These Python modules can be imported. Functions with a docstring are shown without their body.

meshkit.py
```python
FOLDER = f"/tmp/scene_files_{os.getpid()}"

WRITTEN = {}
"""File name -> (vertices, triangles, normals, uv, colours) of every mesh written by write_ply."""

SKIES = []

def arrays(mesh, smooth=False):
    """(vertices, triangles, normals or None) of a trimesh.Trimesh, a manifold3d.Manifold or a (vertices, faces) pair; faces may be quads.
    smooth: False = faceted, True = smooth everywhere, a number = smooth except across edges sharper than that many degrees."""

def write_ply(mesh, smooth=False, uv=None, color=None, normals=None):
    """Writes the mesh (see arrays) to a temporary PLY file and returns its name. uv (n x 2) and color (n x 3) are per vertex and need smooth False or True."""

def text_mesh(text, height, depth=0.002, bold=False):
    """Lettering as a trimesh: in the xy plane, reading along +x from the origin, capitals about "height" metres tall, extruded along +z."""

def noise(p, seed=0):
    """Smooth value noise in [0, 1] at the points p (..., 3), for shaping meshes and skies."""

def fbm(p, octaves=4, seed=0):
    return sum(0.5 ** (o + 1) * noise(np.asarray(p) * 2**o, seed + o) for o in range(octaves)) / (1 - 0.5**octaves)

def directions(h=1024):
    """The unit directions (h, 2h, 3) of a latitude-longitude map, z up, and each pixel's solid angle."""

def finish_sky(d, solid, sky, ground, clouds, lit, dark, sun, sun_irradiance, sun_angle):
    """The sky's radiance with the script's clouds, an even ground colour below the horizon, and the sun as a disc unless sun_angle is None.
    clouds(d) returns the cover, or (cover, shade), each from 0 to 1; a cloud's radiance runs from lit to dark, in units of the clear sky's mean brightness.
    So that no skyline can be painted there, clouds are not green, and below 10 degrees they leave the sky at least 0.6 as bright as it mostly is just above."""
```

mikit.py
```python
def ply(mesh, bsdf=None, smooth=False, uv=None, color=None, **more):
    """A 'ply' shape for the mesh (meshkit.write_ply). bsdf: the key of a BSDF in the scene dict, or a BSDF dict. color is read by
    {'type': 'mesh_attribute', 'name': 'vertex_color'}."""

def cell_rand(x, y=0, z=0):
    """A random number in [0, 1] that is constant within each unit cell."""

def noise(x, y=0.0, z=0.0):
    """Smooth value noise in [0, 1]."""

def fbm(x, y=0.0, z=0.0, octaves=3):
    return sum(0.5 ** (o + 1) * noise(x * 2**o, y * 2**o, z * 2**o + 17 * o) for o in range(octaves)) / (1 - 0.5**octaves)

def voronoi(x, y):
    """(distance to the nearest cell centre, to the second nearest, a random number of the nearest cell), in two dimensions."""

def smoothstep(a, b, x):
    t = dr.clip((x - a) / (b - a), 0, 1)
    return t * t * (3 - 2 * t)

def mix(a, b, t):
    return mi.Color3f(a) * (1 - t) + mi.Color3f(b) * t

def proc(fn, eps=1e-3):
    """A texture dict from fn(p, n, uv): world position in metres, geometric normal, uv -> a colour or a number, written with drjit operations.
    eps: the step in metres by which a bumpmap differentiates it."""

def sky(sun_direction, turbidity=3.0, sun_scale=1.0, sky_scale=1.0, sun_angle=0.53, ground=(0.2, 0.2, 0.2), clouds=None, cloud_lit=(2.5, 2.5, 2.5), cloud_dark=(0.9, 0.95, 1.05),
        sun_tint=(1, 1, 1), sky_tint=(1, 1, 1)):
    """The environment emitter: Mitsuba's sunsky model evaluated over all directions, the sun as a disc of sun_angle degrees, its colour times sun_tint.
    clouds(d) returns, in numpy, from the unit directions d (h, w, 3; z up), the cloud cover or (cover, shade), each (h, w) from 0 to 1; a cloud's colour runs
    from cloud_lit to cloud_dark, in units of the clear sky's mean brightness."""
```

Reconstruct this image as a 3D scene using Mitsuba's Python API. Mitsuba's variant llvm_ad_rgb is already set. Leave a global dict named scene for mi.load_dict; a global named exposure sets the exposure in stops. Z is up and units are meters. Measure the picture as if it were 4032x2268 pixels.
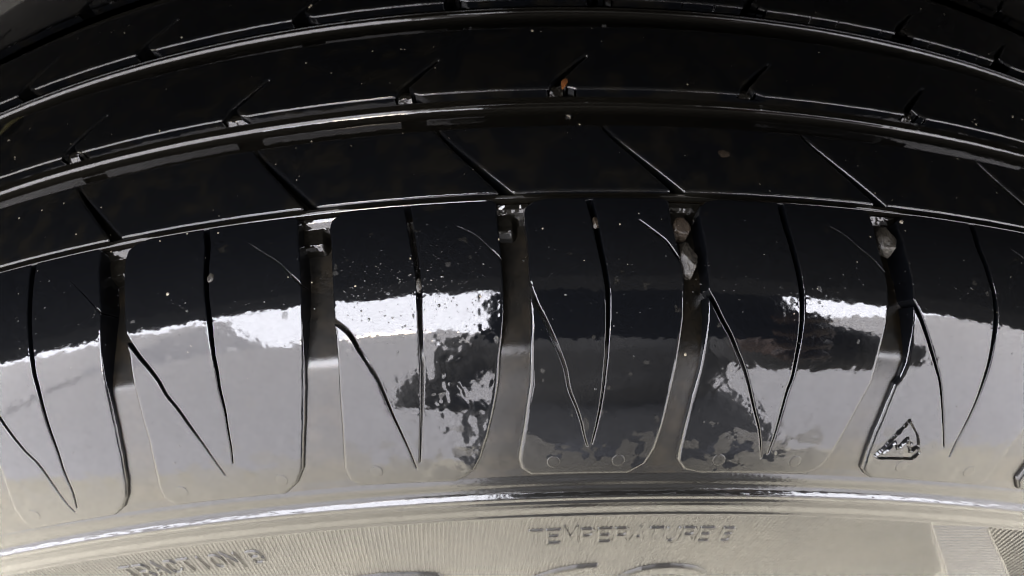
import math
import numpy as np, trimesh, shapely, manifold3d as m3
from shapely.geometry import Polygon, LineString, Point, box
from scipy.spatial import Delaunay
import mitsuba as mi, drjit as dr
import mikit, meshkit

T = mi.ScalarTransform4f
scene, labels = {}, {}
AXLE = 0.33                                        # height of the wheel's axis over the ground, the tyre's radius

# ---------------------------------------------------------------- camera, sky, exposure
def camera(eye, pitch, yaw, roll, f):
    cp, sp, cy, sy, cr, sr = math.cos(pitch), math.sin(pitch), math.cos(yaw), math.sin(yaw), math.cos(roll), math.sin(roll)
    fw, up, rt = np.array([0, cp, -sp]), np.array([0, sp, cp]), np.array([1.0, 0, 0])
    fw, rt = fw * cy + rt * sy, rt * cy - fw * sy
    rt, up = rt * cr + up * sr, up * cr - rt * sr
    m = np.eye(4)
    m[:3, 0], m[:3, 1], m[:3, 2], m[:3, 3] = -rt, up, fw, eye
    return m, rt, up, fw
EYE = np.array([0, -0.12239, AXLE + 0.42938])
CAM, CR, CU, CF = camera(EYE, math.radians(53.267), math.radians(0.174), math.radians(-2.354), 1)
scene['camera'] = {'type': 'thinlens', 'to_world': T(CAM), 'fov': 2 * math.degrees(math.atan(2016 / 3106.0)), 'fov_axis': 'x',
                   'aperture_radius': 0.00045, 'focus_distance': 0.128, 'near_clip': 0.004, 'far_clip': 500.0}
scene['daylight'] = mikit.sky((-0.25, -0.75, 0.6), turbidity=3, sun_scale=0.15, sun_angle=25, clouds=lambda d: 1.0, cloud_lit=(2.45, 2.45, 2.65))
exposure = 6.7

# ---------------------------------------------------------------- materials
def rgb(*c): return {'type': 'rgb', 'value': list(c)}
def mm(p, k): return p.x * (1000 / k), p.y * (1000 / k), p.z * (1000 / k)    # world point in units of k millimetres

def film_h(p, n, uv):      # height of the water film and of the moulded skin under it, metres
    a = mikit.fbm(*mm(p, 3.2), octaves=3)
    b = mikit.noise(*mm(p, 0.55))
    c = mikit.noise(*mm(p, 1.2))
    return (a - 0.5) * 4.2e-5 + (c - 0.5) * 8e-6 + (b - 0.5) * 4.5e-6
def skin_h(p, n, uv):      # frosted mould skin, only thinly wet
    return (mikit.fbm(*mm(p, 0.45), octaves=2) - 0.5) * 1.6e-5 + (mikit.fbm(*mm(p, 4.0), octaves=2) - 0.5) * 3e-5
def wall_h(p, n, uv):
    return (mikit.fbm(*mm(p, 0.8), octaves=2) - 0.5) * 1.3e-5 + (mikit.fbm(*mm(p, 6.0), octaves=2) - 0.5) * 8e-5

def bumped(fn, eps, base):
    return {'type': 'bumpmap', 'arbitrary': mikit.proc(fn, eps=eps), 'scale': 1.0, 'bsdf': base}
def wet(color, rough, spec=0.5):
    return {'type': 'principled', 'base_color': color, 'roughness': rough, 'specular': spec}
def dirt(p, n, uv):        # brown road film caught in the lateral grooves
    t = mikit.smoothstep(0.35, 0.75, mikit.fbm(*mm(p, 2.5)))
    return mikit.mix(mi.Color3f(0.0022, 0.0019, 0.0013), mi.Color3f(0.0075, 0.0056, 0.003), t)
def side_tone(p, n, uv):
    t = mikit.smoothstep(0.3, 0.7, mikit.fbm(*mm(p, 9.0)))
    return mikit.mix(mi.Color3f(0.004, 0.0038, 0.0032), mi.Color3f(0.007, 0.0062, 0.0045), t)

def filmed(uv, p):         # 1 under the smooth water film, 0 where the film has drawn back from the frosted skin; uv = (u, s) in mm
    x = mikit.fbm(uv.x / 2.6 + 400, uv.y / 2.2 + 400, 0, octaves=4)
    return mikit.smoothstep(-0.02, 0.02, x - 0.20 - 0.50 * mikit.smoothstep(64, 79, uv.y))
def rib_tone(p, n, uv):    # thin patches of dried road dust on the ribs
    return mikit.mix(mi.Color3f(0.0022, 0.0025, 0.0031), mi.Color3f(0.0046, 0.0043, 0.0036), mikit.smoothstep(0.42, 0.72, mikit.fbm(*mm(p, 3.2), octaves=5)))
def block_rough(p, n, uv): return 0.05 + 0.25 * (1 - filmed(uv, p))
def block_tone(p, n, uv): return mikit.mix(mi.Color3f(0.0034, 0.0032, 0.0027), mi.Color3f(0.0019, 0.0022, 0.0029), filmed(uv, p))
scene['wet_rubber'] = bumped(film_h, 6e-5, wet(mikit.proc(rib_tone), 0.06))
scene['block_rubber'] = bumped(film_h, 6e-5, wet(mikit.proc(block_tone), mikit.proc(block_rough)))
scene['groove_rubber'] = bumped(skin_h, 6e-5, wet(mikit.proc(dirt), 0.29, 0.5))
scene['channel_rubber'] = bumped(film_h, 6e-5, wet(rgb(0.0036, 0.0033, 0.0026), 0.06, 0.5))
scene['ring_rubber'] = bumped(skin_h, 6e-5, wet(rgb(0.004, 0.0039, 0.0035), 0.13))
scene['side_rubber'] = bumped(wall_h, 8e-5, wet(mikit.proc(side_tone), 0.3))
def ref(k): return {'type': 'ref', 'id': k}
def stone_tone(p, n, uv):
    t = mikit.fbm(*mm(p, 1.1)); s = mikit.noise(*mm(p, 0.35))
    return mikit.mix(mi.Color3f(0.007, 0.006, 0.004), mi.Color3f(0.022, 0.019, 0.014), t) * (0.35 + 1.1 * s)
scene['wet_stone'] = {'type': 'principled', 'base_color': mikit.proc(stone_tone), 'roughness': 0.5, 'specular': 0.5}
def brown_tone(p, n, uv):
    return mikit.mix(mi.Color3f(0.008, 0.0055, 0.003), mi.Color3f(0.022, 0.015, 0.009), mikit.fbm(*mm(p, 0.9)))
scene['brown_stone'] = {'type': 'principled', 'base_color': mikit.proc(brown_tone), 'roughness': 0.5}
scene['grit_tone'] = {'type': 'principled', 'base_color': rgb(0.15, 0.13, 0.095), 'roughness': 0.4}
scene['orange_leaf_skin'] = {'type': 'twosided', 'bsdf': {'type': 'principled', 'base_color': rgb(0.10, 0.036, 0.010), 'roughness': 0.4}}
scene['olive_leaf_skin'] = {'type': 'twosided', 'bsdf': {'type': 'principled', 'base_color': rgb(0.018, 0.016, 0.005), 'roughness': 0.5}}
scene['water'] = {'type': 'dielectric', 'int_ior': 1.33, 'ext_ior': 1.0}

# ---------------------------------------------------------------- the tyre's cross-section: (y, r), y < 0 towards the camera
def bez(p0, t0, p1, t1, k0, k1, n):
    t = np.linspace(0, 1, n)[:, None]
    p0, p1 = np.array(p0), np.array(p1); a = p0 + np.array(t0) * k0; b = p1 - np.array(t1) * k1
    return (1 - t)**3 * p0 + 3 * (1 - t)**2 * t * a + 3 * (1 - t) * t * t * b + t**3 * p1
def tang(e): e = math.radians(e); return (-math.sin(e), -math.cos(e))
from scipy.interpolate import CubicSpline, PchipInterpolator
_c = CubicSpline([-.0275, 0, .03, .0585, .09], [.3283, .3300, .3303, .3300, .3285], bc_type=((1, math.tan(math.radians(6.5))), 'not-a-knot'))
_y = np.linspace(.09, -.0275, 300)
PROF = np.vstack([np.c_[_y, _c(_y)], bez((-.0275, .3283), tang(83.5), (-.0662, .2972), tang(22), .020, .016, 300)[1:],
                  bez((-.0662, .2972), tang(22), (-.0682, .2921), tang(14), .002, .002, 60)[1:]])
ARC = np.r_[0, np.cumsum(np.hypot(*np.diff(PROF, axis=0).T))] * 1000
ARC -= np.interp(0, PROF[::-1, 0], ARC[::-1])
_t = np.gradient(PROF, axis=0); _t /= np.hypot(*_t.T)[:, None]
NORM = np.c_[_t[:, 1], -_t[:, 0]]
SIDE = bez((-.0690, .2874), tang(10), (-.0745, .250), tang(6), .012, .012, 400)
SARC = np.r_[0, np.cumsum(np.hypot(*np.diff(SIDE, axis=0).T))] * 1000
_t = np.gradient(SIDE, axis=0); _t /= np.hypot(*_t.T)[:, None]
SNORM = np.c_[_t[:, 1], -_t[:, 0]]
R0 = 330.0
def place(u, s, h, prof=PROF, arc=ARC, norm=NORM):
    """u mm round the tyre, s mm across it from the crown outwards, h mm above the tread surface -> world metres"""
    y = np.interp(s, arc, prof[:, 0]) + h * .001 * np.interp(s, arc, norm[:, 0])
    r = np.interp(s, arc, prof[:, 1]) + h * .001 * np.interp(s, arc, norm[:, 1])
    return np.c_[r * np.sin(u / R0), y, AXLE + r * np.cos(u / R0)]
def place_side(u, w, h): return place(u, w, h, SIDE, SARC, SNORM)
def section(s, h):                                 # point of the cross-section, metres
    return np.array([np.interp(s, ARC, PROF[:, i]) + h * .001 * np.interp(s, ARC, NORM[:, i]) for i in (0, 1)])

def smooth01(a, b, x): t = np.clip((np.asarray(x, float) - a) / (b - a), 0, 1); return t * t * (3 - 2 * t)
def n2(u, s, k, seed=0): return meshkit.noise(np.stack([u / k + 900, s / k + 900, 0 * u], -1), seed)
def f2(u, s, k, octaves=3, seed=0): return meshkit.fbm(np.stack([u / k + 900, s / k + 900, 0 * u], -1), octaves, seed)

# depth of the tread floor below the block tops
_a, _b = section(27.7, -4.5), section(54.7, -1.15)
_s = np.linspace(27.7, 54.7, 40); _h = []
for s in _s:
    best = min(np.linspace(-7, 0, 1401), key=lambda h: abs(np.cross(_b - _a, section(s, h) - _a)))
    _h.append(best)
_q = np.linspace(0, 1.0, 9)
FS = np.r_[-89, 25.8, 26.0, 26.3 + _q, 27.72, 27.78, _s[1:], 55.6, 57.5, 61, 78, 79.4, 81.2]
FH = np.r_[-4.5, -4.5, -1.5, -1.5 + .9 * (1 - np.sqrt(1 - (1 - _q)**2)), -1.45, -4.5, _h[1:], -1.08, -1.05, -1.05, -1.0, -0.85, -0.75]
for e0 in (-58.5, -29.6, .25):                      # rounded foot of each groove wall that faces the camera
    q = np.linspace(0, 2.6, 14); FS = np.r_[FS, e0 - .35, e0 + .05 + q]; FH = np.r_[FH, -4.5, -4.5 + 2.4 * (1 - np.sqrt(1 - (1 - q / 2.6)**2))]
_o = np.argsort(FS, kind='stable'); FS, FH = FS[_o], FH[_o]
_k = FS < 53.6; _m1 = (np.interp(53.6, FS, FH) - np.interp(52.6, FS, FH)); _q = np.linspace(53.6, 56.0, 16); _hb = np.interp(53.6, FS, FH) + np.cumsum(np.r_[0, np.diff(_q) * np.interp((_q[1:] + _q[:-1]) / 2, [53.6, 56.0], [_m1, .02])])
FS, FH = np.r_[FS[_k], _q, 58.5, 78, 79.4, 81.2], np.r_[FH[_k], _hb, _hb[-1] + .03, -1.0, -0.85, -0.75]     # worn, rounded brow where the groove floor turns down the shoulder
def floor_h(s): return np.interp(s, FS, FH)

# ---------------------------------------------------------------- helpers that add entries
def tag(key, label=None, category=None, group=None, kind=None):
    labels[key] = {k: v for k, v in (('label', label), ('category', category), ('group', group), ('kind', kind)) if v}
def numbered(name):
    if name not in scene and not any(k.startswith(name + '__') for k in scene): return name
    i = 1
    while f'{name}_{i:03d}' in scene or any(k.startswith(f'{name}_{i:03d}__') for k in scene): i += 1
    return f'{name}_{i:03d}'
def add(name, mesh, bsdf, smooth=True, **kw):
    key = numbered(name)
    if isinstance(mesh, tuple) and len(mesh) == 3: mesh, kw['uv'] = mesh[:2], mesh[2]
    scene[key] = mikit.ply(mesh, bsdf, smooth, **kw); return key
def join(ms): return trimesh.util.concatenate(ms)
def orient(v, f, out):                              # triangles turned so that their normals agree with the direction field
    n = np.cross(v[f[:, 1]] - v[f[:, 0]], v[f[:, 2]] - v[f[:, 0]])
    flip = np.einsum('ij,ij->i', n, out(v[f].mean(1))) < 0
    f = f.copy(); f[flip] = f[flip][:, ::-1]; return f
def away(c):                                        # away from the tyre's ring core
    r = np.hypot(c[:, 0], c[:, 2] - AXLE); k = 0.27 / r
    return np.c_[c[:, 0] * (1 - k), c[:, 1] - 0.02, (c[:, 2] - AXLE) * (1 - k)]

def ring_points(geom, step):
    out = []
    for p in getattr(geom, 'geoms', [geom]):
        if p.is_empty: continue
        for line in [p.exterior, *p.interiors]:
            n = max(8, int(line.length / step)); q = shapely.line_interpolate_point(line, np.arange(n) / n, normalized=True)
            out.append(shapely.get_coordinates(q))
    return out
def block(poly, step=.2, grid=.5, fillet=.35, soft=.4, grain=.024, seed=0, relief=None, foot=.3, slits=None):
    """A raised tread element: outline in (u, s) mm, rounded rim, walls down to the groove floor."""
    poly = poly.simplify(.02)
    rims = ring_points(poly, step); pts = list(rims)
    for d in (.05, .12, .22, .36, .52, .75, 1.0):
        g = poly.buffer(-d)
        if not g.is_empty: pts += ring_points(g, step * (1 + .5 * d))
    core = poly.buffer(-1.12)
    if not core.is_empty:
        a0, b0, a1, b1 = core.bounds
        gx, gy = np.meshgrid(np.arange(a0, a1, grid), np.arange(b0, b1, grid)); gx[::2] += grid / 2
        keep = shapely.contains_xy(core, gx.ravel(), gy.ravel()); pts.append(np.c_[gx.ravel(), gy.ravel()][keep])
    p = np.vstack(pts); tri = Delaunay(p + np.random.default_rng(seed).normal(0, 1e-4, p.shape)).simplices
    c = p[tri].mean(1); tri = tri[shapely.contains_xy(poly, c[:, 0], c[:, 1])]
    nb = sum(map(len, rims))
    d = shapely.distance(poly.boundary, shapely.points(p)); d[:nb] = 0
    u, s = p.T
    rho = fillet + soft * smooth01(46, 58, s) + .1 * smooth01(73, 78, s)
    for line, reach, lip in slits or (): rho = np.where(shapely.distance(LineString(line), shapely.points(p)) < reach, np.minimum(rho, lip), rho)   # cuts keep sharper lips
    x = np.clip((rho - d) / rho, 0, 1); h = -np.minimum(rho, .95 * -floor_h(s)) * (1 - np.sqrt(1 - np.minimum(x, .995)**2))
    h += grain * (n2(u, s, .33, seed) + .6 * n2(u, s, .17, seed + 9) - .8) * np.exp(-(d / .85)**2)
    if relief is not None: h += relief(u, s, d)
    v = [place(u, s, h)]; f = [tri]; base = len(p); at = 0
    for r in rims:                                  # walls
        n = len(r); v.append(place(r[:, 0], r[:, 1], floor_h(r[:, 1]) - foot)); i = np.arange(n); j = (i + 1) % n
        f += [np.c_[at + i, at + j, base + j], np.c_[at + i, base + j, base + i]]; at += n; base += n
    v = np.vstack(v); f0 = orient(v, tri, away); out = [f0]
    cen = shapely.get_coordinates(poly.representative_point())[0]
    at, base = 0, len(p)
    for r in rims:                                  # wall faces look away from the block's inside
        n = len(r); i = np.arange(n); j = (i + 1) % n
        e = r[j] - r[i]; side = shapely.contains_xy(poly, *((r + r[j]) / 2 + .02 * np.c_[-e[:, 1], e[:, 0]] / np.hypot(*e.T)[:, None]).T)
        q1, q2 = np.c_[at + i, at + j, base + j], np.c_[at + i, base + j, base + i]
        nrm = np.cross(v[q1[:, 1]] - v[q1[:, 0]], v[q1[:, 2]] - v[q1[:, 0]])
        o = np.where(side, 1, -1)[:, None] * np.c_[e[:, 1], -e[:, 0]]
        w = place(r[:, 0] + .01 * o[:, 0], r[:, 1] + .01 * o[:, 1], floor_h(r[:, 1]) * 0) - place(r[:, 0], r[:, 1], floor_h(r[:, 1]) * 0)
        bad = np.einsum('ij,ij->i', nrm, w) < 0
        q1[bad] = q1[bad][:, ::-1]; q2[bad] = q2[bad][:, ::-1]; out += [q1, q2]; at += n; base += n
    return v, np.vstack(out), np.vstack([p, *rims])

def slot(line, w0, w1, extend=0.0):
    """The outline of a cut along a line, tapering from width w0 to w1."""
    q = np.array(line, float)
    if len(q) > 2:
        t = np.r_[0, np.cumsum(np.hypot(*np.diff(q, axis=0).T))]; tt = np.linspace(0, t[-1], 40)
        q = np.c_[PchipInterpolator(t, q[:, 0])(tt), PchipInterpolator(t, q[:, 1])(tt)]
    if extend: q = np.vstack([q[0] + (q[0] - q[1]) / np.hypot(*(q[0] - q[1])) * extend, q])
    g = np.gradient(q, axis=0); g /= np.hypot(*g.T)[:, None]; w = np.linspace(w0, w1, len(q))[:, None] / 2
    n = np.c_[-g[:, 1], g[:, 0]]
    return Polygon(np.vstack([q + n * w, (q - n * w)[::-1]])).buffer(0)

def sheet(us, sec, noise=None):
    """A surface of revolution: cross-section points (y, r) in metres for every u in mm."""
    sec = np.asarray(sec); U, I = np.meshgrid(us / R0, np.arange(len(sec)), indexing='ij')
    y, r = sec[I, 0], sec[I, 1]
    if noise is not None: y, r = noise(us, sec, y, r)
    v = np.stack([r * np.sin(U), y, AXLE + r * np.cos(U)], -1).reshape(-1, 3)
    n, m = U.shape; i, j = np.meshgrid(np.arange(n - 1), np.arange(m - 1), indexing='ij')
    q = np.stack([i * m + j, i * m + j + 1, (i + 1) * m + j + 1, (i + 1) * m + j], -1).reshape(-1, 4)
    f = np.vstack([q[:, [0, 1, 2]], q[:, [0, 2, 3]]]); return v, orient(v, f, away)
def spline_sec(pts, n):
    pts = np.array(pts); t = np.r_[0, np.cumsum(np.hypot(*np.diff(pts, axis=0).T))]
    tt = np.linspace(0, t[-1], n); return np.c_[PchipInterpolator(t, pts[:, 0])(tt), PchipInterpolator(t, pts[:, 1])(tt)]

ROUND = math.pi * R0
def around(fine, u0=-175, u1=215):
    return np.unique(np.r_[np.linspace(-ROUND, u0, 120), np.arange(u0, u1, fine), np.linspace(u1, ROUND, 120)])

# ---------------------------------------------------------------- the place: ground, wall opposite, car over the tyre, person with the phone
def ground_tone(p, n, uv):
    t = mikit.fbm(p.x * 3, p.y * 3, 0, octaves=4); s = mikit.noise(p.x * 160, p.y * 160)
    return mikit.mix(mi.Color3f(0.345, 0.317, 0.245), mi.Color3f(0.42, 0.387, 0.298), t) * (0.85 + 0.3 * s)
scene['concrete'] = {'type': 'principled', 'base_color': mikit.proc(ground_tone), 'roughness': 0.7, 'specular': 0.3}
scene['ground'] = mikit.ply(([(-60, -60, 0), (60, -60, 0), (60, 60, 0), (-60, 60, 0)], [(0, 1, 2), (0, 2, 3)]), 'concrete')
tag('ground', 'pale concrete ground under the car', kind='structure')

def box_mesh(x0, x1, y0, y1, z0, z1):
    b = trimesh.creation.box((x1 - x0, y1 - y0, z1 - z0)); b.apply_translation(((x0 + x1) / 2, (y0 + y1) / 2, (z0 + z1) / 2)); return b
scene['render_coat'] = {'type': 'principled', 'base_color': rgb(0.50, 0.492, 0.50), 'roughness': 0.8, 'specular': 0.2}
scene['roof_sheet'] = {'type': 'principled', 'base_color': rgb(0.34, 0.34, 0.35), 'roughness': 0.6}
HT = 4.86
wall = box_mesh(-15, 15, -9, -3.3, 0, HT)
roof = trimesh.Trimesh(*[np.array(a) for a in ([(-15.0, -3.3, HT + .004), (15.0, -3.3, HT + .004), (15.0, -9, HT + .004), (-15.0, -9, HT + .004), (-15.0, -6.15, HT + .5), (15.0, -6.15, HT + .5)],
                       [(0, 1, 5), (0, 5, 4), (2, 3, 4), (2, 4, 5), (0, 4, 3), (1, 2, 5), (0, 3, 2), (0, 2, 1)])], process=False)
turn = T().rotate([0, 0, 1], 7)
wing = box_mesh(-22, -7.4, -12, -3.1, 0, 9.6)
for k, m, b in (('wall', wall, 'render_coat'), ('roof', roof, 'roof_sheet'), ('tall_wing', wing, 'render_coat')):
    scene['outbuilding__' + k] = mikit.ply(m, b, to_world=turn)
tag('outbuilding', 'pale grey rendered building across the yard mirrored in the wet tyre', 'building')

scene['car_paint'] = {'type': 'principled', 'base_color': rgb(0.012, 0.013, 0.018), 'roughness': 0.25, 'clearcoat': 0.6}
scene['black_plastic'] = {'type': 'principled', 'base_color': rgb(0.012, 0.012, 0.013), 'roughness': 0.6}
scene['dark_glass'] = {'type': 'principled', 'base_color': rgb(0.01, 0.012, 0.014), 'roughness': 0.05}
LIP, AX, AR = -.0865, -.03, .44
body = Polygon([(-.85, .22), (-.88, .5), (-.82, .78), (-.2, .93), (.55, 1.0), (1.15, 1.42), (2.4, 1.46), (3.0, 1.05), (3.3, .95), (3.35, .4), (3.25, .22)])
body = body.difference(Point(AX, AXLE).buffer(AR, 48)).difference(box(AX - AR, -.1, AX + AR, AXLE))
body = max(getattr(body, 'geoms', [body]), key=lambda g: g.area)
def extrude_y(poly, y0, y1):
    m = trimesh.creation.extrude_polygon(poly, y1 - y0, engine='earcut'); v = np.array(m.vertices)
    return trimesh.Trimesh(np.c_[v[:, 0], y0 + v[:, 2], v[:, 1]], np.array(m.faces)[:, ::-1], process=False)
scene['car__body'] = mikit.ply(extrude_y(body, LIP, 1.66), 'car_paint')
liner = Point(AX, AXLE).buffer(AR - .003, 48).difference(Point(AX, AXLE).buffer(AR - .008, 48)).intersection(box(-2, AXLE - .05, 2, 3))
scene['car__arch_liner'] = mikit.ply(extrude_y(liner, LIP + .02, .27), 'black_plastic')
scene['car__inner_wing'] = mikit.ply(extrude_y(Point(AX, AXLE).buffer(AR - .004, 48).intersection(box(-2, .18, 2, 3)), .27, .28), 'black_plastic')
scene['car__window'] = mikit.ply(extrude_y(Polygon([(.85, 1.03), (1.22, 1.36), (2.32, 1.4), (2.75, 1.06)]), LIP - .004, LIP + .002), 'dark_glass')
tag('car', 'black car whose wheel arch stands over the wet tyre', 'car')

# person bending over with a phone in the right hand, mirrored in the wet rubber
scene['navy_cloth'] = {'type': 'principled', 'base_color': rgb(0.105, 0.103, 0.1), 'roughness': 0.9, 'specular': 0.2}
scene['grey_cloth'] = {'type': 'principled', 'base_color': rgb(0.12, 0.12, 0.125), 'roughness': 0.9, 'specular': 0.2}
scene['skin'] = {'type': 'principled', 'base_color': rgb(0.085, 0.052, 0.036), 'roughness': 0.5}
scene['dark_hair'] = {'type': 'principled', 'base_color': rgb(0.02, 0.014, 0.01), 'roughness': 0.6}
scene['shoe_leather'] = {'type': 'principled', 'base_color': rgb(0.03, 0.03, 0.03), 'roughness': 0.5}
scene['phone_back'] = {'type': 'principled', 'base_color': rgb(0.03, 0.03, 0.034), 'roughness': 0.35}
scene['phone_rim'] = {'type': 'principled', 'base_color': rgb(0.05, 0.05, 0.055), 'roughness': 0.3, 'metallic': 1.0}
def ball(c, r): return m3.Manifold.sphere(r, 20).translate(tuple(map(float, c)))
def chain(joints):                                  # [(point, radius), ...] -> tapered limb
    return sum(((m3.Manifold.batch_hull([ball(*a), ball(*b)])) for a, b in zip(joints[:-1], joints[1:])), m3.Manifold())
def fused(parts, edge, rounds=12):
    m = parts[0]
    for q in parts[1:]: m = m + q
    m = m.refine_to_length(edge).to_mesh(); t = trimesh.Trimesh(m.vert_properties[:, :3], m.tri_verts, process=True)
    trimesh.smoothing.filter_taubin(t, iterations=rounds); return t
def at(x, y, z): return EYE + x * CR + y * CU + z * CF      # a point by the phone: right, up along it, away from the holder
P_ = np.array
sh_r, sh_l, el_r, el_l = P_((.33, -.52, 1.14)), P_((-.05, -.54, 1.12)), P_((.37, -.34, .86)), P_((-.16, -.84, .90))
wr_r, wr_l = at(.01 + .150, -0.046, -.06), P_((-.02, -1.14, .86))
hip_r, hip_l, kn_r, kn_l, an_r, an_l = P_((.29, -1.03, .84)), P_((.11, -1.05, .84)), P_((.30, -.80, .47)), P_((.10, -.80, .47)), P_((.32, -1.0, .09)), P_((.08, -1.0, .09))
neck, head = P_((.14, -.47, 1.20)), P_((.13, -.34, 1.24))
skull = m3.Manifold.sphere(.088, 40).scale((.86, 1.05, 1.22)).rotate((-35, 0, 0)).translate(tuple(head))
fwd, dwn = P_((0, .80, -.60)), P_((0, -.58, -.81))
face = [skull, ball(head + .092 * fwd + .012 * dwn, .014), chain([(head + .085 * fwd - .01 * dwn, .010), (head + .102 * fwd + .022 * dwn, .014)]), chain([(head + .02 * dwn + P_((.078, 0, 0)), .016), (head + P_((.082, 0, .02)), .018)]),
        chain([(head + .02 * dwn + P_((-.078, 0, 0)), .016), (head + P_((-.082, 0, .02)), .018)]), chain([(head + .07 * fwd + .075 * dwn, .03), (head + .03 * fwd + .06 * dwn, .05)]), chain([(neck, .055), (head - .03 * fwd, .055)])]
palm = at(.01 + .143, -0.031, -.022); fingers = []
for k, (along, ln) in enumerate(((.000, .9), (-.018, 1.0), (-.036, .95), (-.053, .8))):   # four fingers curl round the lower right end to the phone's back
    b = at(.01 + .142, 0.002 + along, -.018); fingers.append(chain([(b, .009), (at(.01 + .141, 0.002 + along, .004), .0085), (at(.01 + .141 - .016 * ln, .002 + along, .0085), .0078), (at(.01 + .141 - .026 * ln, .002 + along, .0085), .007)]))
thumb = chain([(at(.01 + .150, -0.036, -.035), .012), (at(.01 + .135, -0.006, -.024), .0105), (at(.01 + .112, 0.002, -.021), .009), (at(.01 + .095, 0.004, -.0205), .008)])
hand_r = [m3.Manifold.batch_hull([ball(at(.01 + .142, 0.004, -.02), .011), ball(at(.01 + .142, -0.052, -.02), .011), ball(at(.01 + .152, -0.056, -.05), .016), ball(at(.01 + .156, -0.031, -.05), .017)]), chain([(at(.01 + .154, -0.044, -.05), .018), (wr_r, .024), (wr_r * .7 + el_r * .3, .03)]), thumb, *fingers]
hl = wr_l + P_((.06, -.04, -.03))
hand_l = [m3.Manifold.batch_hull([ball(wr_l, .022), ball(hl + P_((-.03, 0, 0)), .012), ball(hl + P_((.03, 0, 0)), .012)])] + [chain([(hl + P_((x, 0, 0)), .0095), (hl + P_((x * 1.1, .035 * l, -.02)), .0085), (hl + P_((x * 1.1, .045 * l, -.055 * l)), .0075)]) for x, l in ((-.03, .85), (-.01, 1), (.01, .97), (.03, .8))] + [chain([(wr_l + P_((.02, .01, 0)), .012), (wr_l + P_((.05, .04, -.02)), .010), (wr_l + P_((.055, .06, -.05)), .008)])]
for k, m in (('head', face), ('hand', hand_r), ('hand_001', hand_l)): scene['person__' + k] = mikit.ply(fused(m, .006, 8), 'skin', True)
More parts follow.
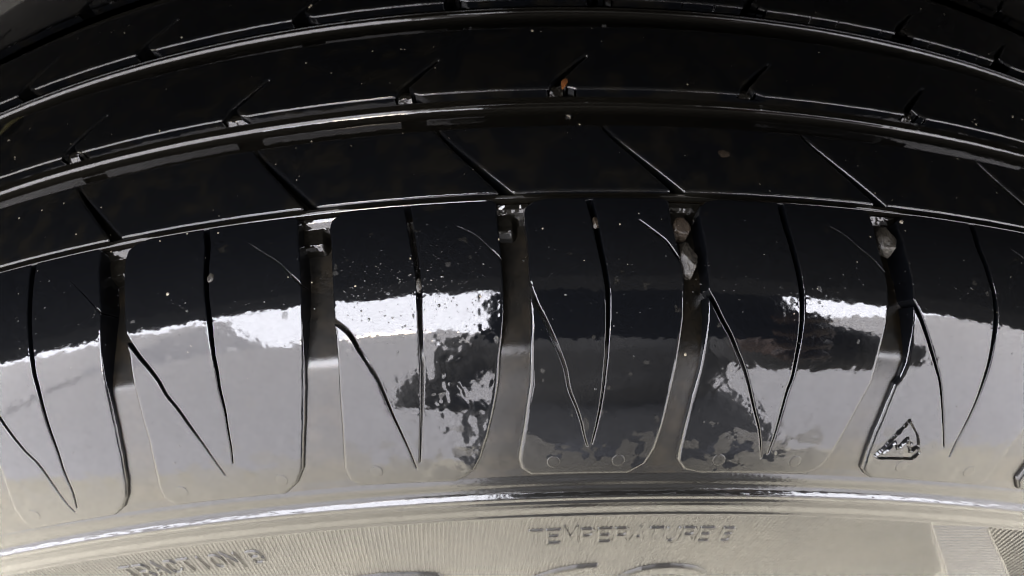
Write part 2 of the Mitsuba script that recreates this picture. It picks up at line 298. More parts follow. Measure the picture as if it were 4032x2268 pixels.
torso = [m3.Manifold.batch_hull([ball(hip_r + P_((.03, .04, .03)), .14), ball(hip_l - P_((.06, -.02, 0)), .13), ball(kn_r + P_((.0, -.02, -.16)), .11), ball(kn_l + P_((-.06, -.02, -.16)), .11)]),
         m3.Manifold.batch_hull([ball(sh_r, .07), ball(sh_l, .07), ball(P_((.19, -.72, 1.02)), .17), ball(P_((.16, -.58, 1.08)), .13)]), m3.Manifold.batch_hull([ball(P_((.19, -.72, 1.01)), .17), ball(hip_r + P_((-.02, 0, .06)), .12), ball(hip_l + P_((.02, 0, .06)), .12)]),
         m3.Manifold.batch_hull([ball(neck - P_((0, .02, .05)), .06), ball(sh_r, .05), ball(sh_l, .05)]), chain([(sh_r, .085), (el_r, .066), (wr_r * .86 + el_r * .14, .056)]), chain([(sh_l, .075), (el_l, .054), (wr_l * .88 + el_l * .12, .042)])]
scene['person__jacket'] = mikit.ply(fused(torso, .02, 6), 'navy_cloth', True)
scene['person__trousers'] = mikit.ply(fused([m3.Manifold.batch_hull([ball(hip_r, .115), ball(hip_l, .115)]), chain([(hip_r, .10), (kn_r, .073), (an_r, .058)]), chain([(hip_l, .10), (kn_l, .073), (an_l, .058)])], .02, 6), 'grey_cloth', True)
scene['person__hair'] = mikit.ply(fused([m3.Manifold.sphere(.094, 40).scale((.88, 1.05, 1.15)).rotate((-35, 0, 0)).translate(tuple(head - .018 * fwd - .02 * dwn))], .012, 2), 'dark_hair', True)
for a in (an_r, an_l):
    add('person__shoe', fused([m3.Manifold.batch_hull([ball(P_((a[0], a[1] - .05, .045)), .045), ball(P_((a[0], a[1] + .18, .04)), .04), ball(a, .055)])], .015, 3), 'shoe_leather')
tag('person', 'person in dark jacket bending over the tyre with a phone in the right hand', 'person')
def slab(x0, x1, y0, y1, z0, z1, r, bsdf, key):
    g = box(x0 + r, y0 + r, x1 - r, y1 - r).buffer(r, 12); t = trimesh.creation.extrude_polygon(g, z1 - z0, engine='earcut'); v = np.array(t.vertices)
    p = np.array([at(a, b, z0 + c) for a, b, c in v]); q = trimesh.Trimesh(p, np.array(t.faces), process=False); q.fix_normals(); scene[key] = mikit.ply(q, bsdf)
slab(-.012, .142, -0.0285, 0.0430, -.0105, -.0028, .009, 'phone_rim', 'phone__case')
slab(-.0112, .1412, -0.0277, 0.0422, -.0028, -.0024, .0085, 'phone_back', 'phone__back_panel')
slab(-.0108, .1408, -0.0273, 0.0418, -.0109, -.0105, .008, 'dark_glass', 'phone__screen')
tag('phone', 'black phone held sideways over the tyre shoulder', 'phone')

# ---------------------------------------------------------------- the tyre
US = around(.6)
fl = np.unique(np.r_[np.linspace(-88, 27.4, 200), FS[(FS > -88) & (FS < 27.4)]])
add('tyre__groove_floor', sheet(US, np.array([section(s, h) for s, h in zip(fl, floor_h(fl))])), 'channel_rubber')
fl = np.linspace(27.4, 79.6, 150)
add('tyre__shoulder_floor', sheet(US, np.array([section(s, h) for s, h in zip(fl, floor_h(fl))])), 'groove_rubber')
END = section(79.6, float(floor_h(79.6)))
RING = spline_sec([END, (-.06625, .29555), (-.0665, .29475), (-.0668, .2942), (-.0672, .29377), (-.0677, .29354), (-.06803, .2934), (-.0682, .2931), (-.06826, .2927), (-.0683, .2923)], 90)
def ring_noise(us, sec, y, r):
    k = f2(*np.meshgrid(us, np.arange(len(sec)) * .25, indexing='ij'), 1.6, 3, 4) - .5
    g = np.exp(-((sec[:, 1] - .2934) / .0006)**2)[None] * 6e-5
    return y - k * g, r + k * g
add('tyre__shoulder_ring', sheet(US, RING, ring_noise), 'ring_rubber')
FLANGE = spline_sec([(-.0683, .2923), (-.06837, .29215), (-.0686, .29168), (-.0687, .2913), (-.06892, .2906), (-.06925, .28845), (-.06948, .28795), (-.06955, .2876), (-.06935, .28735), (-.0689, .2873)], 90)
add('tyre__flange', sheet(US, FLANGE), 'ring_rubber')
low = np.vstack([SIDE, bez((-.0745, .250), tang(6), (-.058, .205), tang(-50), .015, .012, 40)[1:]])
add('tyre__sidewall', sheet(around(1.2), np.vstack([[(-.0689, .28745)], low])), 'side_rubber')
INNER = [(-.058, .205), (-.05, .21), (-.03, .3), (.08, .3), (.1, .21), (.108, .205), (.125, .25), (.118, .288), (.1, .318), (.0885, .3286 - .0045)]
add('tyre__far_side', sheet(np.linspace(-ROUND, ROUND, 240), INNER), 'side_rubber')

BLOCKS = {
    'b0R': [(-75.2,27.6),(-75.0,31.6),(-74.0,39.2),(-74.2,46.3),(-74.4,52.1),(-74.3,54.0),(-74.3,56.9),(-74.6,61.3),(-75.6,66.9),(-77.4,72.6),(-78.9,75.5),(-81.0,77.8),(-84.2,79.4)],
    'b1L': [(-72.3,29.7),(-69.8,32.6),(-69.3,38.8),(-69.2,44.5),(-68.9,49.4),(-69.2,54.1),(-69.1,56.0),(-69.2,60.0),(-69.3,64.3),(-70.2,69.1),(-71.5,74.4),(-71.7,77.0),(-69.9,79.1)],
    'b1R': [(-37.2,28.2),(-36.8,31.0),(-36.2,37.4),(-36.0,43.3),(-36.2,50.0),(-36.5,54.5),(-37.1,59.0),(-38.4,65.0),(-39.8,70.0),(-41.0,74.1),(-43.1,77.2),(-46.3,79.5)],
    'b2L': [(-31.4,28.9),(-30.7,34.3),(-30.5,41.5),(-30.5,46.1),(-30.5,50.6),(-30.7,55.0),(-31.3,60.8),(-31.9,66.6),(-33.3,74.9),(-33.2,76.1),(-32.9,77.7),(-30.9,79.2)],
    'b2R': [(-2.4,27.6),(-2.2,29.4),(-1.6,33.1),(-1.3,37.1),(-1.1,42.3),(-1.1,48.1),(-1.6,52.5),(-2.1,55.8),(-2.5,60.3),(-3.5,64.6),(-5.1,70.1),(-6.6,74.3),(-8.1,77.2),(-9.8,78.6),(-12.0,79.7)],
    'b3L': [(3.1,30.4),(3.5,31.8),(3.5,36.8),(3.5,42.4),(3.5,46.0),(3.5,50.5),(3.1,54.9),(2.8,60.5),(2.0,64.8),(1.4,68.5),(0.5,73.0),(0.2,75.3),(0.6,77.4),(2.6,79.0)],
    'b3R': [(28.6,28.3),(28.8,32.9),(29.4,37.3),(30.2,43.0),(30.0,49.7),(29.5,54.4),(29.2,57.8),(28.4,62.7),(27.5,68.7),(26.5,73.5),(25.0,77.0),(21.8,79.2)],
    'b4L': [(31.9,27.9),(33.7,32.7),(34.3,37.2),(34.5,42.9),(34.3,49.6),(33.6,55.0),(33.1,58.5),(32.1,63.4),(31.4,68.7),(31.0,73.5),(31.0,76.2),(32.7,78.4),(36.1,79.3)],
    'b4R': [(66.3,27.9),(66.6,31.3),(66.8,35.5),(67.4,38.9),(67.9,42.2),(67.9,45.8),(67.7,48.8),(67.0,53.5),(66.7,56.3),(66.2,59.9),(64.7,64.1),(63.5,68.6),(62.7,71.9),(61.6,75.8),(60.4,77.9),(57.9,79.0)],
    'b5L': [(68.7,28.1),(72.0,33.6),(72.3,37.4),(72.8,40.6),(72.9,45.3),(72.9,47.7),(72.5,52.8),(72.3,55.2),(71.5,58.3),(70.7,59.6),(70.0,63.3),(69.2,69.1),(69.1,73.3),(69.5,77.2),(70.8,78.4),(72.7,79.3)],
    'b5R': [(102.1,66.5),(100.9,70.0),(100.2,73.3),(99.9,77.9),(97.4,79.1)],
    'b0L': [(-103.4,66.2),(-104.6,70.1),(-105.7,73.8),(-105.9,77.2),(-105.1,79.5)],
    'b0long': [(-89.9,28.9),(-89.4,35.0),(-89.1,40.1),(-88.9,45.0),(-88.8,49.8),(-88.6,51.0),(-88.5,55.2),(-88.5,59.1),(-88.6,63.5),(-89.2,67.5),(-89.7,71.8),(-91.2,76.0)],
    'b0diag': [(-98.4,55.7),(-96.9,59.5),(-95.4,62.9),(-93.8,65.9),(-93.1,70.0),(-92.7,74.5),(-92.2,76.9)],
    'b0faint': [(-80.8,33.4),(-77.4,36.9),(-75.1,39.5)],
    'b1long': [(-54.1,28.7),(-53.5,32.5),(-53.5,36.4),(-53.4,40.0),(-53.1,43.6),(-52.9,47.0),(-52.9,50.5),(-52.7,54.6),(-52.8,56.6),(-52.7,60.5),(-53.1,64.4),(-53.5,67.7),(-54.3,71.2)],
    'b1diag': [(-68.5,47.0),(-66.8,49.8),(-65.3,52.0),(-63.8,54.8),(-63.2,56.6),(-61.4,59.9),(-59.9,63.5),(-58.5,67.3),(-57.4,71.0),(-56.7,73.5)],
    'b1faint': [(-45.7,32.1),(-42.9,34.4),(-39.9,36.7),(-38.0,38.9)],
    'b2long': [(-17.3,28.6),(-16.8,31.8),(-16.3,35.7),(-15.8,39.3),(-15.5,43.3),(-15.6,47.3),(-15.7,51.7),(-15.8,56.2),(-16.1,59.6),(-16.7,64.3),(-17.5,69.3),(-18.4,74.5)],
    'b2diag': [(-29.9,48.3),(-28.1,50.1),(-26.5,53.2),(-25.1,55.7),(-23.8,58.6),(-22.8,62.0),(-21.9,65.4),(-20.9,68.8),(-20.1,71.8),(-19.5,74.7),(-19.3,75.8)],
    'b2faint': [(-8.6,32.7),(-5.6,34.5),(-3.1,37.2)],
    'b3long': [(14.6,28.2),(15.2,32.0),(15.8,37.1),(16.4,41.1),(16.8,45.0),(16.8,48.6),(16.6,52.5),(16.4,56.3),(16.1,59.8),(15.6,64.5),(15.0,68.2),(14.2,72.2)],
    'b3diag': [(3.6,44.7),(4.6,47.4),(5.7,49.5),(6.8,51.9),(8.1,55.0),(9.2,58.2),(9.8,61.5),(11.0,64.6),(12.1,67.8),(12.8,70.8),(13.4,72.7)],
    'b3faint': [(23.1,32.4),(25.2,34.3),(27.3,36.2),(29.1,39.0)],
    'b4long': [(49.3,28.0),(49.4,31.6),(49.9,35.0),(50.4,38.2),(51.0,42.0),(51.4,45.6),(51.4,49.1),(51.2,52.5),(50.8,55.9),(50.5,59.4),(49.9,61.8),(49.5,65.5),(49.2,69.9),(48.8,74.4)],
    'b4diag': [(34.1,44.9),(35.4,47.1),(36.8,49.8),(38.4,52.4),(39.7,55.1),(40.9,57.4),(42.1,60.1),(44.2,65.6),(45.7,68.9),(46.8,72.2),(47.7,75.3)],
    'b4faint': [(57.9,32.1),(60.4,33.5),(62.9,35.8),(65.4,37.8),(67.1,39.7)],
    'b5long': [(88.1,28.7),(88.1,32.4),(88.8,35.7),(89.4,38.8),(90.1,42.4),(90.3,46.0),(90.0,49.6),(89.7,53.7),(89.2,57.6),(88.6,62.5),(88.0,66.4),(87.5,70.6),(87.5,72.9)],
    'b5diag': [(72.8,44.9),(74.2,47.1),(75.4,49.6),(76.8,52.5),(78.3,55.4),(79.8,58.2),(82.0,63.7),(83.7,67.6),(85.3,71.0)],
}
def outline(l, r):
    """A shoulder block from its traced left and right edge."""
    l, r = list(l), list(r); u0, u1 = l[0][0], r[0][0]
    L = [p for p in l if p[1] > 33]; Rr = [p for p in r if p[1] > 30]
    top = [(Rr[0][0] - .1, 28.4), (Rr[0][0] - .9, 27.65), (L[0][0] + 3.6, 27.6), (L[0][0] + 1.4, 28.1), (L[0][0] - .2, 29.4), (L[0][0] - .5, 31)]
    g = Polygon(L + Rr[::-1] + top).buffer(0)
    def rnd(p, d): return p.buffer(-d, 12).buffer(2 * d, 12).buffer(-d, 12)
    g = rnd(g, .45)
    return g if g.geom_type == 'Polygon' else max(g.geoms, key=lambda q: q.area)
def shift(pts, du): return [(a + du, b) for a, b in pts]
B = BLOCKS
B['b0L'] = [(-104, 34), (-103, 40), (-102.6, 46), (-102.7, 56), (-103.0, 62)] + B['b0L']
B['b5R'] = [(104.3, 30), (105.0, 38), (105.9, 46), (105.2, 53.5), (104.3, 58)] + [p for p in B['b5R'] if p[1] > 60]
B['b0diag'] = [(-102.0, 46.5)] + B['b0diag']
plan = [('b%d' % k, B['b%dL' % k], B['b%dR' % k], B['b%dlong' % k], B['b%ddiag' % k], B['b%dfaint' % k], 0) for k in range(5)]
plan.append(('b5', B['b5L'], B['b5R'], B['b5long'], B['b5diag'], shift(B['b4faint'], 37.6), 0))
for name, src, du in (('w1', 1, -72.6), ('w2', 3, -147 + 1.0), ('e1', 1, 178.8), ('e2', 3, 142.6 )):
    plan.append((name, *[shift(B['b%d%s' % (src, part)], du) for part in ('L', 'R', 'long', 'diag', 'faint')], 1))
def make_relief(name, n):
    def relief(u, s, d):
        h = .024 * (f2(u, s, 5, 2, n) - .5)
        h += -.02 * smooth01(1.7, 1.2, 78.9 - s + .5 * (f2(u, s, 4, 2, n + 3) - .5)) * smooth01(.2, .7, d)     # film ends short of the lower rim
        if name == 'b2':                            # torn water film right of the long cut
            m = smooth01(-15.2, -13.5, u) * smooth01(-1.2, -3, u) * smooth01(49, 53, s) * smooth01(79, 76, s)
            h += m * (.060 * smooth01(.47, .56, f2(u, s, 3.4, 3, 11)) + .02 * (f2(u, s, 1.3, 2, 5) - .5))
        if name in ('b3', 'b4'):
            h += .012 * (f2(u, s, 1.6, 2, n + 20) - .5) * smooth01(52, 60, s)
        return h
    return relief
keys = {}
for n, (name, l, r, long_, diag, faint, extra) in enumerate(plan):
    g = outline(l, r)
    top = [(long_[0][0] - .1, 27.9)] + long_ if long_[0][1] > 28.2 else long_
    cuts = [slot(top, 1.15, .10), slot(diag, .75, .08, extend=2.5), slot(faint + [(faint[-1][0] + 2.5, faint[-1][1] + 2.8)], *((.12, .34) if name == 'b3' else (.03, .13)))]
    g = g.difference(shapely.union_all(cuts))
    g = max(getattr(g, 'geoms', [g]), key=lambda q: q.area) if g.geom_type != 'Polygon' else g
    if extra: mesh = block(g, step=.4, grid=1.2, seed=n)
    else: mesh = block(g, step=.16, grid=.4, seed=n, relief=make_relief(name, n), slits=[(long_, 1.1, .22), (diag, .9, .2)] + ([(faint, .45, .04)] if name != 'b3' else []))
    keys[name] = add('tyre__shoulder_block', mesh, 'block_rubber')
    # the corner between the diagonal cut and the groove can fall off as a piece of its own
    pieces = [q for q in getattr(outline(l, r).difference(shapely.union_all(cuts)), 'geoms', []) if q.area > .5]
    for q in sorted(pieces, key=lambda q: -q.area)[1:]:
        add('tyre__shoulder_block', block(q, step=.2, grid=.6, seed=n + 40), 'block_rubber')

# ribs further in
def strip(u0, u1, s0, s1): return Polygon([(u, s0) for u in np.arange(u0, u1, 4)] + [(u, s1) for u in np.arange(u0, u1, 4)[::-1]])
cuts_at = [-84.4 - 77.5, -84.4 - 38.6, -84.4, -46.5, -11.5, 19.2, 58.0, 96.8, 131, 165]
lines = [[(u - 1.2, 9.6), (u, 11.8), (u + 6.4, 20), (u + 12.3, 27)] for u in cuts_at]
for a, b in zip(lines[:-1], lines[1:]):
    g = Polygon(a + b[::-1]).intersection(strip(-260, 320, 10.1, 26.25))
    g = g.difference(shapely.union_all([slot(a, .25, 1.7), slot(b, .25, 1.7)]))
    g = max(getattr(g, 'geoms', [g]), key=lambda q: q.area).buffer(-.35).buffer(.35)
    add('tyre__rib_block', block(g, step=.3, grid=.9, fillet=.6, grain=.04, seed=int(a[0][0]) + 300, relief=lambda u, s, d: .01 * (f2(u, s, 4, 2, 3) - .5)), 'wet_rubber')
def notched(s0, s1, us, lean, seed):
    g = strip(-200, 240, s0, s1); cut = []
    for u in us:
        cut += [slot([(u - .6 * lean, s1 + 1), (u, s1 - 1.5), (u + 2.6 * lean, s1 - 5), (u + 7 * lean, s1 - 10)], 1.5, .25),
                Polygon([(u - .4, s1 + .1), (u + 4.2, s1 + .1), (u + 2.3, s1 - .6), (u + .9, s1 - 2.6)])]
    g = g.difference(shapely.union_all(cut)).buffer(-.25).buffer(.25); g = max(getattr(g, 'geoms', [g]), key=lambda q: q.area)
    return block(g, step=.35, grid=1.4, fillet=.6, seed=seed, grain=.05)
add('tyre__centre_rib', notched(-19.5, .25, [-167, -129, -91.5, -54.5, -19.4, 10.5, 48.4, 84.5, 121, 158], 1, 71), 'wet_rubber')
add('tyre__inner_rib', notched(-49, -29.6, [-153, -115.5, -82, -44, -10.5, 21, 55.7, 93.3, 122, 160], 1, 72), 'wet_rubber')
add('tyre__far_rib', notched(-87.5, -58.5, [-145, -108.3, -70, -33, 0, 34, 70, 105, 139, 176], 1, 73), 'wet_rubber')

# tie bars that close the lateral grooves at the thin groove
def patch(us, ss, hfun):
    U, S = np.meshgrid(us, ss, indexing='ij'); v = place(U.ravel(), S.ravel(), hfun(U.ravel(), S.ravel())); n, m = U.shape
    i, j = np.meshgrid(np.arange(n - 1), np.arange(m - 1), indexing='ij')
    q = np.stack([i * m + j, i * m + j + 1, (i + 1) * m + j + 1, (i + 1) * m + j], -1).reshape(-1, 4)
    f = np.vstack([q[:, [0, 1, 2]], q[:, [0, 2, 3]]]); return v, orient(v, f, away)
for k, (a, b) in enumerate(((-76.0, -69.0), (-37.6, -30.0), (-3.2, 3.9), (28.2, 34.9), (66.0, 72.6))):
    def tie(u, s, a=a, b=b, k=k):
        h = np.interp(s, [26.9, 27.4, 27.75, 28.5, 29.2, 32.4, 32.8, 33.4, 33.9], [-4.2, -1.9, -1.45, -1.9, -2.6, -3.0, -3.3, -4.0, -5.0])
        x = (u - a) / (b - a); return h - 3.0 * smooth01(.55, .8, x) * smooth01(29, 31, s) + .25 * (f2(u, s, 1.5, 3, k) - .5)
    add('tyre__tie_bar', patch(np.linspace(a, b, 50), np.linspace(26.9, 33.9, 70), tie), 'channel_rubber')

for k, u in enumerate((-91.5, -54.5, -19.4, 10.5, 48.4, 84.5)):
    def web(a, s, u=u, k=k): return np.interp(s, [-2.2, -1.2, -.6, .5, .9], [-1.4, -1.2, -1.6, -3.2, -4.6]) + .5 * (f2(a, s, .7, 2, k + 31) - .5)
    add('tyre__centre_rib__notch_web', patch(np.linspace(u - 1.2, u + 1.6 + (k == 1) * 1.5, 24), np.linspace(-2.2, .9, 30), web), 'channel_rubber')

# moulding marks and the winter emblem on the blocks
def disc(u, s, r, h, base):
    k = np.arange(40) * 2 * math.pi / 40; v, f = [place(np.array([u]), np.array([s]), np.array([h]))], []
    for rr, hh in ((.6, h), (.86, h), (.95, h * .75), (1.0, h * .2), (1.02, -.1)): v.append(place(u + r * rr * np.cos(k), s + r * rr * np.sin(k), np.full(40, hh)))
    for i in range(40):
        j = (i + 1) % 40; f.append((0, 1 + i, 1 + j))
        for q in range(4): a = 1 + q * 40; f += [(a + i, a + 40 + i, a + 40 + j), (a + i, a + 40 + j, a + j)]
    v = np.vstack(v); return v, orient(v, np.array(f), away)
for nm, u in (('b3', 7.0), ('b3', 19.5), ('b4', 39.3), ('b4', 54.8), ('b5', 77.9), ('b5', 93.9), ('b0', -101.7), ('b1', -66.9), ('b1', -46), ('b2', -27), ('b2', -11)):
    add(keys[nm] + '__mould_mark', disc(u, 75.8, 1.25, .06, 0), 'side_rubber')
def raised(geom, top, bottom, step, place_fn, slope=.12, noise=0., seed=0):
    """A raised plate with sloping rim, given its outline in mm."""
    vs, fs, n0 = [], [], 0
    for poly in getattr(geom, 'geoms', [geom]):
        r0 = ring_points(poly, step); inner = poly.buffer(-slope); p = np.vstack(r0 + ring_points(inner, step) + ring_points(poly.buffer(-3 * slope), step * 2))
        t = Delaunay(p + np.random.default_rng(seed).normal(0, 1e-4, p.shape)).simplices; c = p[t].mean(1); t = t[shapely.contains_xy(poly, c[:, 0], c[:, 1])]
        d = shapely.distance(poly.boundary, shapely.points(p)); h = bottom + (top - bottom) * smooth01(-.02, slope, d)
        if noise: h = h + noise * (f2(p[:, 0], p[:, 1], .7, 2, seed) - .5) * 2
        vs.append(place_fn(p[:, 0], p[:, 1], h)); fs.append(t + n0); n0 += len(p)
    v = np.vstack(vs); return v, orient(v, np.vstack(fs), away)
tri = Polygon([(75.6, 65.6), (70.6, 74.0), (72.0, 74.6), (79.4, 74.2), (80.7, 72.4), (78.6, 68.6)])
rim = tri.difference(tri.buffer(-.62))
peaks = shapely.union_all([LineString([(72.6, 73.2), (74.2, 70.6), (75.3, 72.0), (76.6, 69.6), (78.2, 72.4), (79.4, 71.2)]).buffer(.34), Point(77.6, 71).buffer(.7)])
E5 = keys['b5'] + '__winter_emblem'
add(E5, raised(rim.union(peaks.intersection(tri)), .5, -.05, .12, place, .3, .17, 5), 'wet_rubber')

# sidewall relief
def stroke_mesh(lines, width, height, place_fn, step=.8):
    vs, fs, n = [], [], 0
    for q in lines:
        q = np.array(q, float); L = np.hypot(*(q[-1] - q[0])); k = max(2, int(L / step)); t = np.linspace(0, 1, k)
        c = np.c_[np.interp(t, np.linspace(0, 1, len(q)), q[:, 0]), np.interp(t, np.linspace(0, 1, len(q)), q[:, 1])]
        g = q[-1] - q[0]; g = g / np.hypot(*g); nn = np.array([-g[1], g[0]])
        for o, h in ((-.5, -.04), (-.25, height * .75), (0, height), (.25, height * .75), (.5, -.04)):
            vs.append(place_fn(c[:, 0] + nn[0] * o * width, c[:, 1] + nn[1] * o * width, np.full(k, h)))
        for a in range(4):
            i = np.arange(k - 1); A = n + a * k + i; Bq = n + (a + 1) * k + i; fs += [np.c_[A, Bq, Bq + 1], np.c_[A, Bq + 1, A + 1]]
        n += 5 * k
    v = np.vstack(vs); return v, orient(v, np.vstack(fs), away)
def clip_lines(lines, hole):
    out = []
    for q in lines:
        g = LineString(q).difference(hole)
        out += [list(x.coords) for x in getattr(g, 'geoms', [g]) if x.length > .6]
    return out
letters1 = Polygon([(-52, 26), (-46.5, 21.2), (-41.3, 19.4), (-35, 18.9), (-25.5, 19.5), (-20.8, 20.5), (-18, 24), (-18.5, 31), (-52, 31)]).difference(Point(-35, 30).buffer(7))
letters2 = Polygon([(2.7, 24.2), (8.2, 21.3), (13.8, 19.6), (19.4, 19.1), (19.6, 20.4), (11, 25.5), (10, 33), (2, 33)])
arch = [(24.5, 26), (27, 23.2), (30.2, 21.1), (34, 20.0), (37.6, 19.7), (41.5, 20.0), (44.6, 20.8), (48.4, 23), (48.9, 25.2), (43, 25.4), (40, 24.6), (36.5, 24.3), (33.5, 25.2), (31, 28), (30, 33), (23, 33)]
letters3 = Polygon(arch)
big = shapely.union_all([letters1, letters2, letters3])
left_ridge = [[(u - .15 * 12, 12 + 0), (u, .9)][::-1] for u in ()]
field = [[(u, .9), (u - .17 * 33 * (1 if u > -20 else .6 + .4 * 1), 34)] for u in np.arange(-160, 118, .96)]
bound = Polygon([(-200, .5), (94.2, .5), (100.0, 6.4), (106.2, 11.9), (119, 22.4), (133, 34), (-200, 34)])
field = [list(g.coords) for g in (LineString(q).intersection(bound) for q in field) if g.geom_type == 'LineString' and g.length > .6]
key = add('tyre__sidewall__fine_ridge', stroke_mesh(clip_lines(field, big.buffer(.2)), .6, .10, place_side, 1.5), 'side_rubber'); tag(key, kind='stuff')
L1 = np.array([(94.6, .6), (100.2, 5.8), (106.6, 11.2), (119.1, 21.2), (128, 28.5)]); L2 = np.array([(111.0, .9), (117.3, 5.5), (124.5, 10.1), (134.4, 16.1), (143, 21.5)])
def on(Lk, w): return float(np.interp(w, Lk[:, 1], Lk[:, 0]))
for i in range(22):                                 # coarse ridges of the panel on the right, each one a piece
    w = 2.2 + i * 1.0; a = (on(L1, w), w); w2 = w
    for _ in range(20): w2 = w - .13 * (on(L2, max(w2, .9)) - a[0])
    b = (on(L2, max(w2, .9)), max(w2, .9))
    add('tyre__sidewall__coarse_ridge', stroke_mesh([[a, b]], .6, .16, place_side), 'side_rubber')
for i in range(34):
    u = 112.6 + i * 1.55; w = float(np.interp(u, L2[:, 0], L2[:, 1]))
    if w > 1.3: add('tyre__sidewall__coarse_ridge', stroke_mesh([[(u, w), (u - .8, .7)]], 1.2, .22, place_side), 'side_rubber')
add('tyre__sidewall__panel_edge', stroke_mesh([L1[[i, i + 1]] for i in range(4)], .8, .22, place_side), 'side_rubber')
add('tyre__sidewall__panel_edge', stroke_mesh([L2[[i, i + 1]] for i in range(4)], .7, .24, place_side), 'side_rubber')
for q, sd in ((letters1, 1), (letters2, 2), (letters3, 3)):
    add('tyre__sidewall__large_letter', raised(q, .55, -.05, .4, place_side, .5, .02, sd), 'side_rubber')

STROKES = {'T': [[(0, 1), (1, 1)], [(.5, 1), (.5, 0)]], 'E': [[(1, 1), (0, 1), (0, 0), (1, 0)], [(0, .52), (.8, .52)]], 'M': [[(0, 0), (.05, 1), (.5, .3), (.95, 1), (1, 0)]],
           'P': [[(0, 0), (0, 1), (.75, 1), (1, .85), (1, .62), (.75, .48), (0, .48)]], 'R': [[(0, 0), (0, 1), (.75, 1), (1, .85), (1, .62), (.75, .48), (0, .48)], [(.5, .48), (1, 0)]],
           'A': [[(0, 0), (.5, 1), (1, 0)], [(.2, .35), (.8, .35)]], 'U': [[(0, 1), (0, .25), (.25, 0), (.75, 0), (1, .25), (1, 1)]], 'C': [[(1, .8), (.75, 1), (.25, 1), (0, .75), (0, .25), (.25, 0), (.75, 0), (1, .2)]],
           'I': [[(.5, 0), (.5, 1)]], 'O': [[(.25, 0), (.75, 0), (1, .25), (1, .75), (.75, 1), (.25, 1), (0, .75), (0, .25), (.25, 0)]], 'N': [[(0, 0), (0, 1), (1, 0), (1, 1)]],
           'B': [[(0, 0), (0, 1), (.75, 1), (.95, .85), (.95, .65), (.75, .53), (0, .53)], [(.75, .53), (1, .38), (1, .15), (.75, 0), (0, 0)]]}
def word(text, u0, w0, du, size, wide):
    i = 0
    for ch in text:
        if ch != ' ':
            g = shapely.union_all([LineString([(u0 + i * du + x * wide, w0 - y * size) for x, y in q]).buffer(.42, join_style=2) for q in STROKES[ch]])
            add('tyre__sidewall__letter', raised(g, .36, -.05, .1, place_side, .16, .02, i), 'side_rubber')
        i += 1
word('TEMPERATURE', 2.3, 10.2, 3.87, 4.9, 2.7); word('B', 46.4, 10.1, 4.2, 4.7, 2.6)
word('TRACTION', -95.6, 9.8, 3.87, 4.6, 2.7); word('B', -62.6, 9.8, 4.0, 4.4, 2.6)
tag('tyre', 'wet black car tyre with shoulder blocks cut by fine slits and ribbed lettered sidewall', 'tyre')
for k in scene:
    if k.startswith('tyre__sidewall__letter'): pass
tag(E5, 'raised triangular winter emblem')

# ---------------------------------------------------------------- things caught in the tread
rng = np.random.default_rng(4)
def pebble(u, s, h, ru, rs, rh, seed, rough=.35):
    m = trimesh.creation.icosphere(4); v = np.array(m.vertices); r = np.random.default_rng(seed)
    for _ in range(9):                              # flat broken faces
        d = r.normal(size=3); d /= np.linalg.norm(d); k = r.uniform(.6, .9); e = v @ d - k; v = v - np.clip(e, 0, None)[:, None] * d * .9
    v *= 1 + rough * (.5 * (meshkit.fbm(v * 2.2 + 50, 4, seed) - .5) + .35 * (meshkit.fbm(v * 9 + 20, 3, seed + 1) - .5))[:, None]
    p = place(u + v[:, 0] * ru, s + v[:, 1] * rs, h + v[:, 2] * rh); return p, orient(p, np.array(m.faces), lambda c: c - p.mean(0))
for a, label in ((( 30.6, 33.4, -1.9, 2.0, 2.5, 2.0, 1), 'rounded brown stone wedged at the top of the groove, upper of two stones in it'),
                 ((31.6, 39.0, -2.2, 2.1, 3.8, 2.2, 2), 'rough grey speckled stone in the same groove just below the brown one'),
                 ((69.3, 33.6, -1.4, 2.2, 3.3, 2.0, 3), 'angular tan stone wedged alone in the rightmost groove')):
    k = add('stone', pebble(*a), 'brown_stone' if a[-1] == 1 else 'wet_stone', 30); tag(k, label, 'stone')
for a, b, label in (((-52.7, 37.6, -.15, .75, .9, .5, 4), 'wet_stone', 'pale grit chip lodged in the long slit of the second block from the left'),
                    ((-15.6, 43.0, -.45, .6, 1.5, .5, 5), 'wet_stone', 'tan sand plug in the long slit of the third block from the left'),
                    ((15.4, 32.7, -.45, .6, 1.2, .5, 6), 'brown_stone', 'brown grit grain in the long slit of the block beside the two stones')):
    k = add('grit_grain', pebble(*a), b, 30); tag(k, label, 'grit')
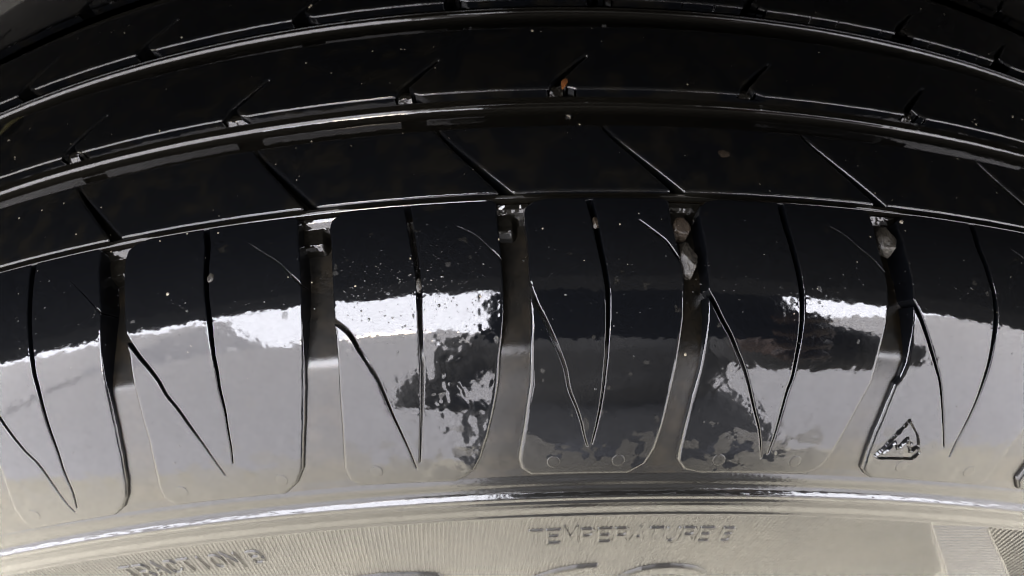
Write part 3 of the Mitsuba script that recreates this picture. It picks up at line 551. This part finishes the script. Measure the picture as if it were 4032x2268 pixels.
def leaf(u, s, h, l, w, ang, seed):
    t = np.linspace(0, 1, 14); hw = w * np.sin(math.pi * t)**.8 / 2; c, q = math.cos(ang), math.sin(ang); vs = []
    for o in (-1, 0, 1):
        x, y = (t - .5) * l, o * hw; vs.append(place(u + x * c - y * q, s + x * q + y * c, h + .35 * abs(o) * hw + .3 * np.sin(3 * t)))
    n = 14; f = []
    for r in (0, 1):
        for i in range(n - 1): A = r * n + i; f += [(A, A + 1, A + n + 1), (A, A + n + 1, A + n)]
    v = np.vstack(vs); v = np.vstack([v, v - away(v) / np.linalg.norm(away(v), axis=1)[:, None] * 6e-5]); f = np.array(f)
    return v, np.vstack([orient(v, f, away), orient(v, f + 42, lambda c: -away(c))])
k = add('leaf_scrap', leaf(12.2, -.3, .5, 3.4, 1.2, -1.25, 1), 'orange_leaf_skin'); tag(k, 'orange leaf scrap stuck in a slit at the front edge of the centre rib', 'leaf')
k = add('leaf_scrap', leaf(-112.5, -16.5, .25, 7, 2.0, -.7, 2), 'olive_leaf_skin'); tag(k, 'dull olive leaf scrap lying on the tread at the left edge of the photo', 'leaf')
k = add('mud_spot', pebble(40.7, 17.1, .02, 1.1, 1.0, .12, 8, 1.2), 'brown_stone', 30); tag(k, 'small brown mud spot on the smooth rib right of the middle', 'mud')
grains = []
for i in range(220):
    u, s = rng.uniform(-120, 125), rng.choice([rng.uniform(-19, 0), rng.uniform(10, 26), rng.uniform(28, 56), rng.uniform(28, 46), rng.uniform(-48, -30)])
    r = rng.lognormal(-2.3, .5); m = trimesh.creation.icosphere(1); v = np.array(m.vertices) * (1 + .3 * rng.normal(size=(len(m.vertices), 1)) * .5)
    grains.append(trimesh.Trimesh(place(u + v[:, 0] * r, s + v[:, 1] * r, .3 * r + v[:, 2] * r * .7), np.array(m.faces)[:, ::-1], process=False))
k = add('sand', join(grains), 'grit_tone', False); tag(k, 'pale sand grains scattered over the wet tread', 'sand', kind='stuff')
drops = []
for i in range(760):
    near = rng.random() < .4
    u, s = (rng.uniform(-29, -3), rng.normal(44, 5)) if near else (rng.uniform(-104, 104), rng.normal(43, 5) if rng.random() < .8 else rng.uniform(60, 76))
    if not 30 < s < 76: continue
    r = rng.lognormal(-2.45, .45); m = trimesh.creation.icosphere(2); v = np.array(m.vertices); v = v[:]; z = np.maximum(v[:, 2], -.05)
    drops.append(trimesh.Trimesh(place(u + v[:, 0] * r, s + v[:, 1] * r, z * r * .42 + .005), np.array(m.faces)[:, ::-1], process=False))
k = add('water_drops', join(drops), 'wet_rubber', True); tag(k, 'tiny water beads over the shoulder blocks', 'water', kind='stuff')
